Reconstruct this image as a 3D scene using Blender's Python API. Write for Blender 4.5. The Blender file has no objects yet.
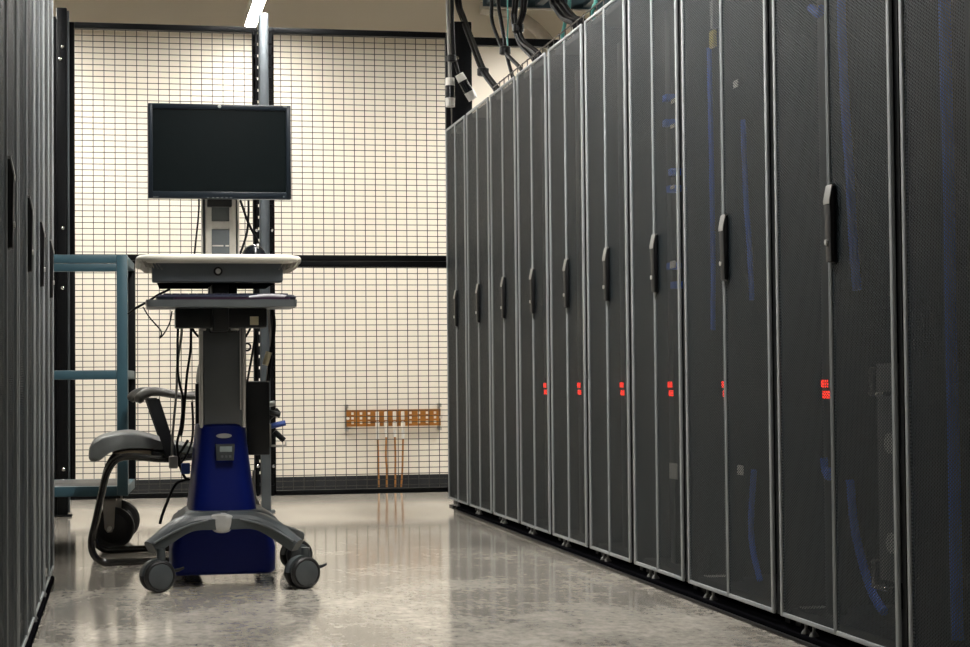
import bpy, bmesh, math, random
from math import sin, cos, pi, radians, sqrt
from mathutils import Vector, Matrix
random.seed(7)
sc = bpy.context.scene
col = sc.collection

# ------------------------------------------------------------------ camera
FPX, YAW, PITCH, ROLL, CAMH = 1831.644, 0.1957, 0.0308, 0.0093, 0.6778
R0 = Vector((cos(YAW), -sin(YAW), 0)); F0 = Vector((sin(YAW), cos(YAW), 0)); UP = Vector((0, 0, 1))
FW = F0*cos(PITCH) + UP*sin(PITCH); UU = -F0*sin(PITCH) + UP*cos(PITCH)
RX = R0*cos(ROLL) - UU*sin(ROLL); RY = R0*sin(ROLL) + UU*cos(ROLL)
cd = bpy.data.cameras.new('camera'); cam = bpy.data.objects.new('camera', cd); col.objects.link(cam)
cd.sensor_width = 36; cd.lens = FPX/970*36; cd.clip_start = .05; cd.clip_end = 60
cam.matrix_world = Matrix(((RX.x, RY.x, -FW.x, 0), (RX.y, RY.y, -FW.y, 0), (RX.z, RY.z, -FW.z, CAMH), (0, 0, 0, 1)))
sc.camera = cam
def at(x, y, X=None, Y=None, Z=None):
    d = FW + RX*((x-485)/FPX) + RY*((323.5-y)/FPX)
    t = X/d.x if X is not None else (Y/d.y if Y is not None else (Z-CAMH)/d.z)
    return Vector((0, 0, CAMH)) + d*t

# ------------------------------------------------------------------ materials
def mat(name, rgb, rough=.5, metal=0., spec=.5, var=.12, scale=18., bump=0., emit=None, estr=0., coat=0.):
    m = bpy.data.materials.new(name); m.use_nodes = True
    nt = m.node_tree; n = nt.nodes; L = nt.links; b = n['Principled BSDF']
    b.inputs['Metallic'].default_value = metal
    b.inputs['Specular IOR Level'].default_value = spec
    if coat: b.inputs['Coat Weight'].default_value = coat; b.inputs['Coat Roughness'].default_value = .1
    tc = n.new('ShaderNodeTexCoord'); nz = n.new('ShaderNodeTexNoise')
    nz.inputs['Scale'].default_value = scale; nz.inputs['Detail'].default_value = 4
    L.new(tc.outputs['Object'], nz.inputs['Vector'])
    rp = n.new('ShaderNodeValToRGB'); L.new(nz.outputs['Fac'], rp.inputs['Fac'])
    e = rp.color_ramp.elements; e[0].position = .3; e[1].position = .7
    e[0].color = tuple(c*(1-var) for c in rgb)+(1,); e[1].color = tuple(min(1, c*(1+var)) for c in rgb)+(1,)
    L.new(rp.outputs['Color'], b.inputs['Base Color'])
    mr = n.new('ShaderNodeMapRange'); L.new(nz.outputs['Fac'], mr.inputs['Value'])
    mr.inputs['To Min'].default_value = max(.02, rough*.85); mr.inputs['To Max'].default_value = min(1, rough*1.15)
    L.new(mr.outputs['Result'], b.inputs['Roughness'])
    if bump:
        bp = n.new('ShaderNodeBump'); bp.inputs['Strength'].default_value = bump; bp.inputs['Distance'].default_value = .002
        n2 = n.new('ShaderNodeTexNoise'); n2.inputs['Scale'].default_value = scale*12
        L.new(tc.outputs['Object'], n2.inputs['Vector']); L.new(n2.outputs['Fac'], bp.inputs['Height'])
        L.new(bp.outputs['Normal'], b.inputs['Normal'])
    if emit:
        b.inputs['Emission Color'].default_value = emit+(1,); b.inputs['Emission Strength'].default_value = estr
    return m

def perforated(name, rgb, pitch, r):
    """black sheet metal with round holes in staggered rows; the holes are see-through"""
    m = mat(name, rgb, .5, 0., .22, .1, 3.)
    nt = m.node_tree; n = nt.nodes; L = nt.links; b = n['Principled BSDF']; out = n['Material Output']
    tc = n.new('ShaderNodeTexCoord'); sp = n.new('ShaderNodeSeparateXYZ'); L.new(tc.outputs['Object'], sp.inputs[0])
    def M(op, a, c=None):
        q = n.new('ShaderNodeMath'); q.operation = op
        for i, v in enumerate((a, c)):
            if v is None: continue
            if isinstance(v, (int, float)): q.inputs[i].default_value = v
            else: L.new(v, q.inputs[i])
        return q.outputs[0]
    v = M('MULTIPLY', sp.outputs['Y'], 1/(pitch*.96)); row = M('FLOOR', v)
    u = M('ADD', M('MULTIPLY', sp.outputs['Z'], 1/pitch), M('MULTIPLY', M('MODULO', row, 2.), .5))
    fu = M('SUBTRACT', M('FRACT', M('ADD', u, 500.)), .5); fv = M('MULTIPLY', M('SUBTRACT', M('FRACT', v), .5), .96)
    d2 = M('ADD', M('MULTIPLY', fu, fu), M('MULTIPLY', fv, fv))
    hole = M('LESS_THAN', d2, r*r)
    tr = n.new('ShaderNodeBsdfTransparent'); mx = n.new('ShaderNodeMixShader')
    L.new(hole, mx.inputs[0]); L.new(b.outputs[0], mx.inputs[1]); L.new(tr.outputs[0], mx.inputs[2])
    L.new(mx.outputs[0], out.inputs['Surface'])
    return m

def concrete():
    m = mat('polished_concrete', (.36, .325, .27), .16, 0, .85, .1, 1.3)
    nt = m.node_tree; n = nt.nodes; L = nt.links; b = n['Principled BSDF']
    tc = n.new('ShaderNodeTexCoord'); mp = n.new('ShaderNodeMapping'); L.new(tc.outputs['Object'], mp.inputs[0])
    mp.inputs['Scale'].default_value = (1.2, .7, 1)
    a = n.new('ShaderNodeTexNoise'); a.inputs['Scale'].default_value = 2.2; a.inputs['Detail'].default_value = 9; a.inputs['Roughness'].default_value = .68
    c = n.new('ShaderNodeTexNoise'); c.inputs['Scale'].default_value = 30; c.inputs['Detail'].default_value = 6; c.inputs['Roughness'].default_value = .7
    L.new(mp.outputs[0], a.inputs['Vector']); L.new(mp.outputs[0], c.inputs['Vector'])
    mx = n.new('ShaderNodeMix'); mx.data_type = 'FLOAT'; mx.inputs[0].default_value = .4
    L.new(a.outputs['Fac'], mx.inputs[2]); L.new(c.outputs['Fac'], mx.inputs[3])
    rp = n.new('ShaderNodeValToRGB'); L.new(mx.outputs[0], rp.inputs[0])
    e = rp.color_ramp.elements; e[0].position = .38; e[0].color = (.15, .138, .118, 1); e[1].position = .60; e[1].color = (.62, .575, .50, 1)
    L.new(rp.outputs[0], b.inputs['Base Color'])
    mr = n.new('ShaderNodeMapRange'); L.new(mx.outputs[0], mr.inputs[0]); mr.inputs[1].default_value = .3; mr.inputs[2].default_value = .7
    mr.inputs['To Min'].default_value = .16; mr.inputs['To Max'].default_value = .06
    L.new(mr.outputs[0], b.inputs['Roughness'])
    bp = n.new('ShaderNodeBump'); bp.inputs['Strength'].default_value = .05; bp.inputs['Distance'].default_value = .004
    L.new(a.outputs['Fac'], bp.inputs['Height']); L.new(bp.outputs[0], b.inputs['Normal'])
    return m

M_ = dict(
    wall=mat('cream_wall_paint', (.82, .76, .655), .7, 0, .3, .015, 1.2, .05),
    sidewall=mat('grey_wall_paint', (.34, .32, .28), .7, 0, .3, .03, 2),
    ceil=mat('grey_ceiling_deck', (.52, .48, .42), .8, 0, .2, .06, 3),
    floor=concrete(),
    base=mat('black_rubber_base', (.016, .018, .02), .5, 0, .4),
    rack=mat('black_powder_coat', (.009, .010, .011), .5, 0, .25, .15, 6),
    doorframe=mat('door_steel_with_glint', (.29, .31, .32), .4, .0, .4, .06, 5),  # grey lightened to carry the glint on the rounded door edges
    perf=perforated('perforated_black_steel', (.024, .032, .037), .0080, .42),
    inner=mat('rack_interior_black', (.004, .004, .005), .8, 0, .0),
    chrome=mat('bright_steel', (.72, .71, .68), .22, .95),
    foot=mat('zinc_foot', (.22, .22, .21), .4, .6),
    black=mat('black_plastic', (.009, .010, .011), .42, 0, .35, .2, 20),
    greytip=mat('grey_handle_tip', (.26, .26, .25), .4, .2),
    matte=mat('matte_black_plastic', (.008, .008, .009), .5, 0, .25, .15, 20),
    gloss=mat('gloss_black_plastic', (.008, .01, .013), .22, 0, .5, .1),
    screen=mat('dark_screen_glass', (.005, .008, .009), .22, 0, .22, .05),
    bezel=mat('blue_black_bezel', (.010, .016, .024), .32, 0, .5, .1),
    cable=mat('black_cable_rubber', (.005, .005, .006), .5, 0, .2, .2, 30),
    greycable=mat('grey_cable', (.30, .29, .27), .5, 0, .4),
    blue=mat('navy_blue_plastic', (.004, .011, .125), .36, 0, .18, .06, 6),
    blueplug=mat('dark_blue_plastic', (.012, .05, .26), .4),
    bluecable=mat('bright_blue_cable', (.02, .14, .75), .45),
    greenblue=mat('blue_green_cable', (.14, .5, .47), .45),
    teal=mat('teal_painted_steel', (.045, .105, .135), .4, .0, .5, .1, 8),
    beam=mat('dark_teal_tray_steel', (.03, .06, .075), .45),
    charcoal=mat('charcoal_plastic', (.062, .072, .076), .42, 0, .5, .08, 25, .15),
    slate=mat('slate_grey_plastic', (.135, .155, .17), .42, 0, .5, .06, 20, .1),
    slate2=mat('grey_green_tray', (.13, .145, .15), .4, 0, .5, .06, 20),
    cream=mat('cream_laminate', (.78, .745, .65), .4, 0, .5, .02, 10),
    grip=mat('beige_grip', (.5, .46, .39), .5),
    alu=mat('brushed_aluminium', (.62, .6, .56), .4, .3, .5, .05, 40),
    colm=mat('grey_column_metal', (.11, .118, .12), .36, .15, .5, .08, 5),
    silver=mat('satin_silver_plastic', (.5, .5, .48), .4, .2),
    seat=mat('grey_green_leather', (.15, .16, .155), .45, 0, .5, .15, 14, .3),
    arm=mat('worn_grey_vinyl', (.12, .115, .105), .42, 0, .5, .15, 14, .3),
    under=mat('tan_seat_shell', (.42, .35, .24), .5),
    tube=mat('black_tube_steel', (.012, .011, .010), .16, 0, .7, .1),
    rubber=mat('black_wheel_rubber', (.012, .012, .012), .5),
    wheel=mat('grey_wheel_disc', (.075, .085, .09), .4, 0, .5),
    bracket=mat('galvanised_bracket', (.42, .4, .36), .42, .6),
    copper=mat('copper_bar', (.34, .135, .022), .45, .25, .5, .2, 12),
    wire=mat('bare_copper_wire', (.36, .165, .045), .45, .2),
    lug=mat('pale_lug_sleeve', (.75, .69, .6), .5, .1),
    white=mat('white_plastic', (.75, .73, .68), .45),
    yellow=mat('yellow_label', (.6, .5, .1), .6),
    paper=mat('cream_paper_label', (.65, .58, .4), .6),
    galv=mat('galvanised_steel_post', (.13, .15, .165), .42, .5, .5, .12, 9),
    fence=mat('black_fence_steel', (.004, .0045, .0055), .5, 0, .14, .15, 9),
    mesh=mat('dark_wire', (.05, .045, .04), .35, .3, .5),
    red=mat('red_led_digits', (.3, .02, .01), .4, emit=(1., .03, .012), estr=2.6),
    lcd=mat('grey_lcd', (.3, .36, .36), .3),
    key=mat('dark_keyboard', (.02, .024, .045), .4, 0, .5),
    plum=mat('plum_wrist_rest', (.06, .022, .06), .4),
    paleblue=mat('pale_grey_sleeve', (.5, .5, .53), .4),
    greyunit=mat('grey_steel_unit', (.16, .165, .165), .4, .5, .5, .1, 10),
    conduit=mat('painted_conduit', (.45, .41, .35), .5),
    diffuser=mat('lit_diffuser', (.9, .9, .85), .5, emit=(1., .972, .925), estr=175.),
    diffuser2=mat('lit_diffuser_cage', (.9, .9, .85), .5, emit=(1., .972, .925), estr=72.),
    fill_right=mat('fill_diffuser_right', (.9, .9, .85), .5, emit=(1., .972, .925), estr=165.),
    fill_left=mat('fill_diffuser_left', (.9, .9, .85), .5, emit=(1., .972, .925), estr=108.),
    fill_near=mat('fill_diffuser_near', (.9, .9, .85), .5, emit=(1., .972, .925), estr=24.),
    housing=mat('white_fixture_housing', (.6, .58, .54), .5),
)

# ------------------------------------------------------------------ mesh helpers
def catmull(pts, k=8, closed=False):
    P = [Vector(p) for p in pts]
    if len(P) < 3: return P
    out = []; n = len(P)
    for i in range(n if closed else n-1):
        p0 = P[(i-1) % n] if closed or i else P[0]*2-P[1]
        p1 = P[i]; p2 = P[(i+1) % n]
        p3 = P[(i+2) % n] if closed or i+2 < n else P[-1]*2-P[-2]
        for j in range(k):
            t = j/k
            out.append(.5*((2*p1)+(p2-p0)*t+(2*p0-5*p1+4*p2-p3)*t*t+(3*p1-p0-3*p2+p3)*t**3))
    if not closed: out.append(P[-1])
    return out

class MB:
    def __init__(s): s.bm = bmesh.new()
    def box(s, lo, hi, bev=0., rot=None, seg=2):
        lo = Vector(lo); hi = Vector(hi); c = (lo+hi)/2; d = hi-lo
        t = bmesh.new(); bmesh.ops.create_cube(t, size=1)
        for v in t.verts: v.co = Vector((v.co.x*d.x, v.co.y*d.y, v.co.z*d.z))
        if bev: bmesh.ops.bevel(t, geom=t.edges[:], offset=min(bev, min(abs(x) for x in d)*.49), segments=seg, profile=.5, affect='EDGES')
        for v in t.verts:
            if rot is not None: v.co = rot @ v.co
            v.co += c
        s._merge(t); return s
    def _merge(s, t):
        me = bpy.data.meshes.new('tmp'); t.to_mesh(me); t.free(); s.bm.from_mesh(me); bpy.data.meshes.remove(me)
    def rings(s, rings, cap=True, closed=True):
        R = [[s.bm.verts.new(p) for p in r] for r in rings]
        n = len(R[0])
        for a, b in zip(R, R[1:]):
            for i in range(n if closed else n-1):
                s.bm.faces.new((a[i], a[(i+1) % n], b[(i+1) % n], b[i]))
        if cap and closed:
            s.bm.faces.new(R[0][::-1]); s.bm.faces.new(R[-1])
        return s
    def tube(s, pts, r, n=10, smooth=0, cap=True):
        P = catmull(pts, smooth) if smooth else [Vector(p) for p in pts]
        rr = r if isinstance(r, (list, tuple)) else None
        T = [(P[min(i+1, len(P)-1)]-P[max(i-1, 0)]).normalized() for i in range(len(P))]
        a = Vector((0, 0, 1)) if abs(T[0].z) < .9 else Vector((1, 0, 0))
        N = T[0].cross(a).normalized(); out = []
        for i, p in enumerate(P):
            N = (N-T[i]*N.dot(T[i])).normalized(); B = T[i].cross(N)
            q = r if rr is None else rr[0]+(rr[1]-rr[0])*i/(len(P)-1)
            out.append([p+(N*cos(2*pi*k/n)+B*sin(2*pi*k/n))*q for k in range(n)])
        return s.rings(out, cap)
    def cyl(s, a, b, r, n=24, r2=None):
        return s.tube([a, b], (r, r if r2 is None else r2), n)
    def lathe(s, prof, c, axis='z', n=32):
        """prof: (radius, height) pairs along axis from c"""
        out = []
        for r, h in prof:
            ring = []
            for k in range(n):
                t = 2*pi*k/n; u, v = cos(t)*r, sin(t)*r
                ring.append(Vector(c)+(Vector((u, v, h)) if axis == 'z' else Vector((h, u, v)) if axis == 'x' else Vector((v, h, u))))
            out.append(ring)
        return s.rings(out)
    def prism(s, poly, a, b, axis='y', bev=0.):
        """poly of 2D points extruded along axis between a and b"""
        def P(p, h): return Vector((p[0], h, p[1])) if axis == 'y' else Vector((h, p[0], p[1])) if axis == 'x' else Vector((p[0], p[1], h))
        t = bmesh.new(); A = [t.verts.new(P(p, a)) for p in poly]; B = [t.verts.new(P(p, b)) for p in poly]; n = len(poly)
        t.faces.new(A[::-1]); t.faces.new(B)
        for i in range(n): t.faces.new((A[i], A[(i+1) % n], B[(i+1) % n], B[i]))
        if bev:
            es = [e for e in t.edges if (e.verts[0] in A) == (e.verts[1] in A)]
            bmesh.ops.bevel(t, geom=es, offset=bev, segments=2, profile=.5, affect='EDGES')
        s._merge(t); return s
    def obj(s, name, m, parent=None, bevel=0., sub=0, smooth=40):
        bm = s.bm
        bmesh.ops.recalc_face_normals(bm, faces=bm.faces[:])
        root = parent
        while root is not None and root.parent is not None: root = root.parent
        if root is not None:
            for v in bm.verts: v.co -= Vector(root['_base'])
        me = bpy.data.meshes.new(name); bm.to_mesh(me); bm.free()
        me.materials.append(M_[m] if isinstance(m, str) else m)
        for p in me.polygons: p.use_smooth = True
        me.set_sharp_from_angle(angle=radians(smooth))
        o = bpy.data.objects.new(name, me); col.objects.link(o)
        if parent is not None: o.parent = parent
        if bevel:
            b = o.modifiers.new('bevel', 'BEVEL'); b.width = bevel; b.segments = 2; b.limit_method = 'ANGLE'
        if sub:
            b = o.modifiers.new('sub', 'SUBSURF'); b.levels = sub; b.render_levels = sub
        return o

def tag(o, label, cat, group=None, kind=None):
    o['label'] = label; o['category'] = cat
    if group: o['group'] = group
    if kind: o['kind'] = kind
    return o
def thing(name, label, cat, base=(0, 0, 0), group=None):
    o = bpy.data.objects.new(name, None); col.objects.link(o); o.location = base; o['_base'] = tuple(base)
    o.empty_display_size = .1
    return tag(o, label, cat, group)
def struct(name, mb, m):
    o = mb.obj(name, m); o['kind'] = 'structure'; o['label'] = name.replace('_', ' '); o['category'] = name.split('_')[0]; return o
def dup(root, loc, rz=0., label=None, group=None):
    r = root.copy(); col.objects.link(r); r.location = loc; r.rotation_euler = (0, 0, rz); r['_base'] = tuple(loc)
    if label: r['label'] = label
    if group: r['group'] = group
    for ch in list(root.children):
        c = ch.copy(); col.objects.link(c); c.parent = r
        for g in list(ch.children):
            d = g.copy(); col.objects.link(d); d.parent = c
    return r

# ------------------------------------------------------------------ the room
XL, XR, YB, YF, ZC = -2.7, 4.2, -2.2, 11.40, 3.5
struct('floor', MB().box((XL-.1, YB-.1, -.1), (XR+.1, YF+.1, 0)), 'floor')
struct('ceiling', MB().box((XL-.1, YB-.1, ZC), (XR+.1, YF+.1, ZC+.1)), 'ceil')
struct('wall_back', MB().box((XL-.1, YF, 0), (XR+.1, YF+.1, ZC)), 'wall')
struct('wall_left', MB().box((XL-.1, YB, 0), (XL, YF, ZC)), 'sidewall')
struct('wall_right', MB().box((XR, YB, 0), (XR+.1, YF, ZC)), 'sidewall')
struct('wall_front', MB().box((XL, YB-.1, 0), (XR, YB, ZC)), 'sidewall')
struct('baseboard_back', MB().box((XL, YF-.008, 0), (XR, YF, .088)), 'base')

# ------------------------------------------------------------------ server racks
DX = 1.6964                  # door plane of the right-hand row
ZB, ZT = .05, 2.016
def make_rack(w, name='server_rack'):
    t = thing(name, 'x', 'server rack', (0, 0, 0))
    D = 1.05
    b = MB()
    b.box((.0105, 0.003, ZB), (D, .024, ZT)); b.box((.0105, w-.024, ZB), (D, w-.003, ZT))
    b.box((.034, .018, ZT-.02), (D, w-.018, ZT)); b.box((.034, .018, ZB), (D, w-.018, ZB+.02))
    b.box((D-.02, .018, ZB+.02), (D, w-.018, ZT-.02))
    for y0 in (.02, w-.075): b.box((.16, y0, ZB+.02), (.2, y0+.055, ZT-.02))
    b.box((.045, .02, 0.022), (.09, .06, ZB)); b.box((.045, w-.06, .022), (.09, w-.02, ZB))
    b.box((D-.09, .02, 0.022), (D-.045, .06, ZB)); b.box((D-.09, w-.06, .022), (D-.045, w-.02, ZB))
    b.obj('cabinet_body', 'rack', t)
    MB().box((.30, .075, ZB+.02), (.34, w-.075, ZT-.02)).obj('equipment_back', 'inner', t)
    g, fo, fi = .026, .017, .007
    mid = w/2
    for side in (0, 1):
        if side == 0: y0, y1, fa, fb = g, mid-.0012, fo, fi        # near leaf
        else: y0, y1, fa, fb = mid+.0012, w-g, fi, fo
        d = MB(); ft = .012
        d.box((0, y0, ZB), (.009, y0+fa, ZT), .003, seg=3); d.box((0, y1-fb, ZB), (.009, y1, ZT), .003, seg=3)
        d.box((.0005, y0+fa-.002, ZB), (.0085, y1-fb+.002, ZB+ft), .003); d.box((.0005, y0+fa-.002, ZT-ft), (.0085, y1-fb+.002, ZT), .003)
        do = d.obj('door', 'doorframe', t)
        MB().box((.004, y0+fa-.003, ZB+ft-.003), (.0052, y1-fb+.003, ZT-ft+.003)).obj('perforated_panel', 'perf', do)
        if side == 0:
            h = MB(); hy0, hy1 = mid-.040, mid-.003
            # swing handle: slanted nose on top, long grip, square lower end
            h.prism([(.002, .955), (-.010, .958), (-.012, 1.105), (-.005, 1.140), (.002, 1.142)], hy0, hy1, 'y', .003)
            h.obj('handle', 'matte', do)
            c = MB(); c.prism([(-.0135, 1.098), (-.0140, 1.107), (-.006, 1.1445), (.002, 1.1465), (.002, 1.142), (-.0046, 1.140), (-.0118, 1.106)], hy0-.001, hy1+.001, 'y')
            c.obj('handle_tip', 'greytip', do)
            l = MB(); l.cyl((-.0105, hy1-.010, 1.005), (-.0145, hy1-.010, 1.005), .007, 16); l.obj('lock', 'silver', do)
    for dy in (.17, .226):
        f = MB(); y = w-dy
        f.cyl((.016, y, .03), (.016, y, ZB+.002), .0045, 12); f.lathe([(.004, .036), (.009, .030), (.0125, .0240), (.0125, .0218)], (.016, y, 0), 'z', 16)
        f.obj('levelling_foot', 'foot', t)
    return t
n6 = make_rack(.6); n8 = make_rack(.8034)
Y0 = 9.0292
edges = [Y0+.6-.6*k for k in range(8)]; edges += [edges[-1]-.8034*k for k in (1, 2, 3)]
RL = ['black server rack at the far end of the right row, beside the mesh fence',
      'black server rack in the right row, second from the mesh fence',
      'third black server rack from the mesh fence in the right row',
      'fourth black server rack from the mesh fence, faint red light at its right edge',
      'fifth black server rack from the mesh fence, below the looping black cables',
      'sixth black server rack from the mesh fence in the right row',
      'black server rack in the right row with a white tag low behind its door',
      'wide black server rack with a yellow strip high behind its mesh door',
      'wide black server rack with grey steel unit low behind its mesh door',
      'nearest black server rack, cut off by the right edge of the photo']
used = set()
racks = []
for i in range(10):
    pr = n6 if i < 7 else n8
    loc = (DX, edges[i+1], 0)
    if pr in used: r = dup(pr, loc, 0, RL[i], 'server racks in the right row')
    else:
        r = pr; r.location = loc; r['label'] = RL[i]; r['group'] = 'server racks in the right row'; used.add(pr)
    racks.append(r)
LX = -.229
for (ya, w, lab) in ((5.66, .8034, 'black server rack at the far end of the left row, beside the teal trolley'),
                     (5.06, .6, 'narrow black server rack in the left row, next to the far end rack'),
                     (4.257, .8034, 'black server rack in the left row, second from the left photo edge'),
                     (3.454, .8034, 'black server rack in the left row, cut off by the left photo edge')):
    dup(n6 if w == .6 else n8, (LX, ya+w, 0), pi, lab, 'server racks in the left row')

def plinth(name, x0, x1, y0, y1, lab):
    t = thing(name, lab, 'plinth', (x0, y0, 0))
    MB().box((x0, y0, 0), (x1, y1, .0215), .004).obj('base_channel', 'inner', t)
    return t
pr_ = plinth('rack_plinth', DX-.002, DX+1.05, edges[-1], edges[0]-.28, 'low black floor plinth running under the right row of racks')
MB().box((DX-.010, edges[-1], 0), (DX-.002, edges[0]-.28, .010), .002).obj('front_lip', 'matte', pr_)
plinth('rack_plinth', LX-1.05, LX-.001, 3.454, 6.463, 'low black floor plinth running under the left row of racks')

# things inside the right-hand racks, seen through the perforated doors
def pdu(px, i, py=388):
    p = at(px, py, X=DX+.075); zc = p.z
    y = p.y
    t = thing('power_strip', 'black power strip with red digits inside the '+['', '', '', 'fourth rack from the fence', 'fifth rack from the fence', 'sixth rack from the fence', 'seventh rack from the fence', 'wide rack with the yellow strip', 'rack with the grey unit'][i], 'power strip', (DX+.075, y, ZB+.0205), 'power strips inside the right racks')
    MB().box((DX+.075, y-.028, ZB+.0205), (DX+.115, y+.028, 1.9), .004).obj('strip_body', 'black', t)
    d = MB()
    for k, zz in enumerate((zc+.011, zc-.017)):
        for q in range(2):
            yy = y + (.017-q*.028) - (.006 if k else -.004)
            for (a, b_, c, e) in ((-.008, .007, .008, .0095), (-.008, -.0012, .008, .0012), (-.008, -.0095, .008, -.007), (-.008, -.0095, -.005, .0095), (.005, -.0095, .008, .0095)):
                d.box((DX+.0725, yy+a, zz+b_), (DX+.0755, yy+c, zz+e))
    d.obj('red_display', 'red', t)
for px, i in ((545.5, 3), (579.5, 4), (622.5, 5), (671, 6), (725.5, 7), (826, 8)): pdu(px, i)

def in_cable(pts, r, m, lab, X=DX+.06, name='patch_cable', grp='blue cables behind the right rack doors'):
    P = [at(x, y, X=X) for x, y in pts]
    o = MB().tube(P, r, 8, 6).obj(name, m); tag(o, lab, 'cable', grp); return o
in_cable([(841, 0), (843, 60), (846, 120), (850, 180), (853, 240), (857, 290)], .012, 'bluecable', 'blue cable hanging behind the right mesh leaf of the rack with the grey unit')
in_cable([(850, 480), (855, 530), (866, 575), (876, 600), (884, 612)], .011, 'bluecable', 'blue cable curving down beside the grey steel unit')
in_cable([(811, 8), (818, 14), (822, 8)], .011, 'bluecable', 'short blue cable high behind the left mesh leaf of the rack with the grey unit')
in_cable([(824, 458), (825, 470), (829, 477), (832, 470)], .010, 'bluecable', 'short blue cable low behind the seam of the rack with the grey unit')
in_cable([(709, 48), (711, 140), (713, 250), (713, 330)], .008, 'bluecable', 'blue cable hanging below the yellow strip label in the wide rack')
in_cable([(743, 120), (746, 200), (749, 240), (752, 300)], .008, 'bluecable', 'blue cable high in the right leaf of the rack with the yellow strip')
in_cable([(754, 470), (751, 520), (753, 550), (760, 580)], .009, 'bluecable', 'blue cable low in the right leaf of the rack with the yellow strip')
in_cable([(944, 0), (948, 150), (951, 330), (955, 520), (958, 640)], .014, 'bluecable', 'blue cable running the full height of the nearest right rack')
for k, (x, y) in enumerate(((664, 98), (664, 123), (670, 172), (668, 189), (668, 266), (672, 285))):
    p = at(x, y, X=DX+.055)
    o = MB().box((p.x, p.y-.022, p.z-.011), (p.x+.04, p.y+.022, p.z+.011), .003).obj('power_plug', 'bluecable')
    tag(o, 'blue plug behind the mesh of the seventh rack, %s' % ['topmost', 'second from top', 'third from top', 'fourth from top', 'level with the door handle', 'just below the door handle'][k], 'plug', 'blue plugs in the seventh rack')
for k, (x, y, w, h) in enumerate(((672.5, 101, .02, .014), (672, 126, .02, .012), (672, 187, .02, .012), (672.5, 264.5, .03, .022), (735, 84, .02, .022), (740, 470, .026, .028), (673, 471, .04, .05))):
    p = at(x, y, X=DX+.035)
    o = MB().box((p.x, p.y-w, p.z-h/2), (p.x+.003, p.y+w, p.z+h/2), .001).obj('cable_label', 'white')
    tag(o, ['white cable tag near the top of the seventh rack from the fence', 'small white cable tag second from the top in the seventh rack', 'small white cable tag third from the top in the seventh rack', 'white cable tag beside the door handle of the seventh rack', 'small white tag high behind the wide rack nearest the fence', 'small white tag low behind the wide rack nearest the fence', 'white paper tag low behind the mesh of the seventh rack'][k], 'tag', 'white tags inside the right racks')
p = at(711, 39, X=DX+.05); o = MB().box((p.x, p.y-.02, p.z-.026), (p.x+.012, p.y+.02, p.z+.026), .002).obj('yellow_label', 'yellow')
tag(o, 'yellow strip label high behind the left leaf of a wide rack', 'label')
p = at(711, 12, X=DX+.055); o = MB().box((p.x, p.y-.014, p.z-.05), (p.x+.02, p.y+.014, p.z+.035), .002).obj('cable_end', 'greycable')
tag(o, 'grey cable end above the yellow strip label', 'cable')

# grey steel unit with handles, standing upright inside the ninth rack
pa = at(876, 362, X=DX+.05); pb = at(893.5, 362, X=DX+.05)
ya, yb = pb.y, pa.y
zt_ = at(882, 400, X=DX+.05).z; zb_ = at(884, 580, X=DX+.05).z
t = thing('steel_unit', 'grey upright steel unit with two bright handles low in a wide rack', 'equipment', (DX+.05, ya, zb_))
MB().box((DX+.05, ya, zb_), (DX+.12, yb, zt_), .003).obj('casing', 'greyunit', t)
for zz in (zt_+.045, zb_+.015):
    MB().tube([(DX+.06, yb-.004, zz-.03), (DX+.034, yb-.004, zz-.03), (DX+.034, yb-.004, zz+.03), (DX+.06, yb-.004, zz+.03)], .006, 10).tube([(DX+.06, ya+.014, zz-.03), (DX+.034, ya+.014, zz-.03), (DX+.034, yb-.004, zz-.03)], .006, 10).obj('handle', 'chrome', t)
MB().box((DX+.05, ya, zt_), (DX+.07, yb, zt_+.085), .002).obj('top_bracket', 'greyunit', t)
for zz in (zt_-.10, zt_-.33):
    MB().cyl((DX+.05, ya+.02, zz), (DX+.043, ya+.02, zz), .024, 24).obj('fan_guard', 'silver', t)
for px, py, lab in ((716, 576, 'flat pale card lying at the bottom of the rack with the yellow strip'), (812, 607, 'flat pale card lying at the bottom of the rack with the grey unit')):
    p = at(px, py, Z=ZB+.0205)
    tag(MB().box((p.x-.035, p.y-.03, ZB+.0202), (p.x+.035, p.y+.03, ZB+.0225)).obj('card', 'white'), lab, 'card')

# ------------------------------------------------------------------ mesh fence
FY = 9.66
PX, PZ = .0556, .0304
def fx(x, y=300): return at(x, y, Y=FY).x
def fz(x, y): return at(x, y, Y=FY).z
XA, XB, XC, XD = fx(70), fx(258.3), fx(269.8), fx(452)
ZTOP, ZM1, ZM0, ZBOT = 2.547, 1.345, 1.282, .082
def panel(x0, x1, z0, z1, top, bot, lab):
    t = thing('mesh_fence_panel', lab, 'fence panel', ((x0+x1)/2, FY, z0), 'black wire mesh fence panels')
    s = .026
    f = MB()
    f.box((x0, FY-.018, z0), (x0+s, FY+.018, z1), .002); f.box((x1-s, FY-.018, z0), (x1, FY+.018, z1), .002)
    f.box((x0+s, FY-.018, z1-top), (x1-s, FY+.018, z1), .002); f.box((x0+s, FY-.018, z0), (x1-s, FY+.018, z0+bot), .002)
    f.obj('frame', 'fence', t)
    w = MB(); r = .0019
    x = x0+s*.3
    while x < x1:
        w.box((x-r, FY-.004-r, z0+.01), (x+r, FY-.004+r, z1-.01)); x += PX
    z = z0+.012
    while z < z1:
        w.box((x0+.005, FY-r, z-r), (x1-.005, FY+r, z+r)); z += PZ
    w.obj('wire_mesh', 'mesh', t)
    return t
panel(XA, XB, ZM0+.033, ZTOP, .030, .030, 'upper left mesh panel of the fence, behind the monitor')
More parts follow.
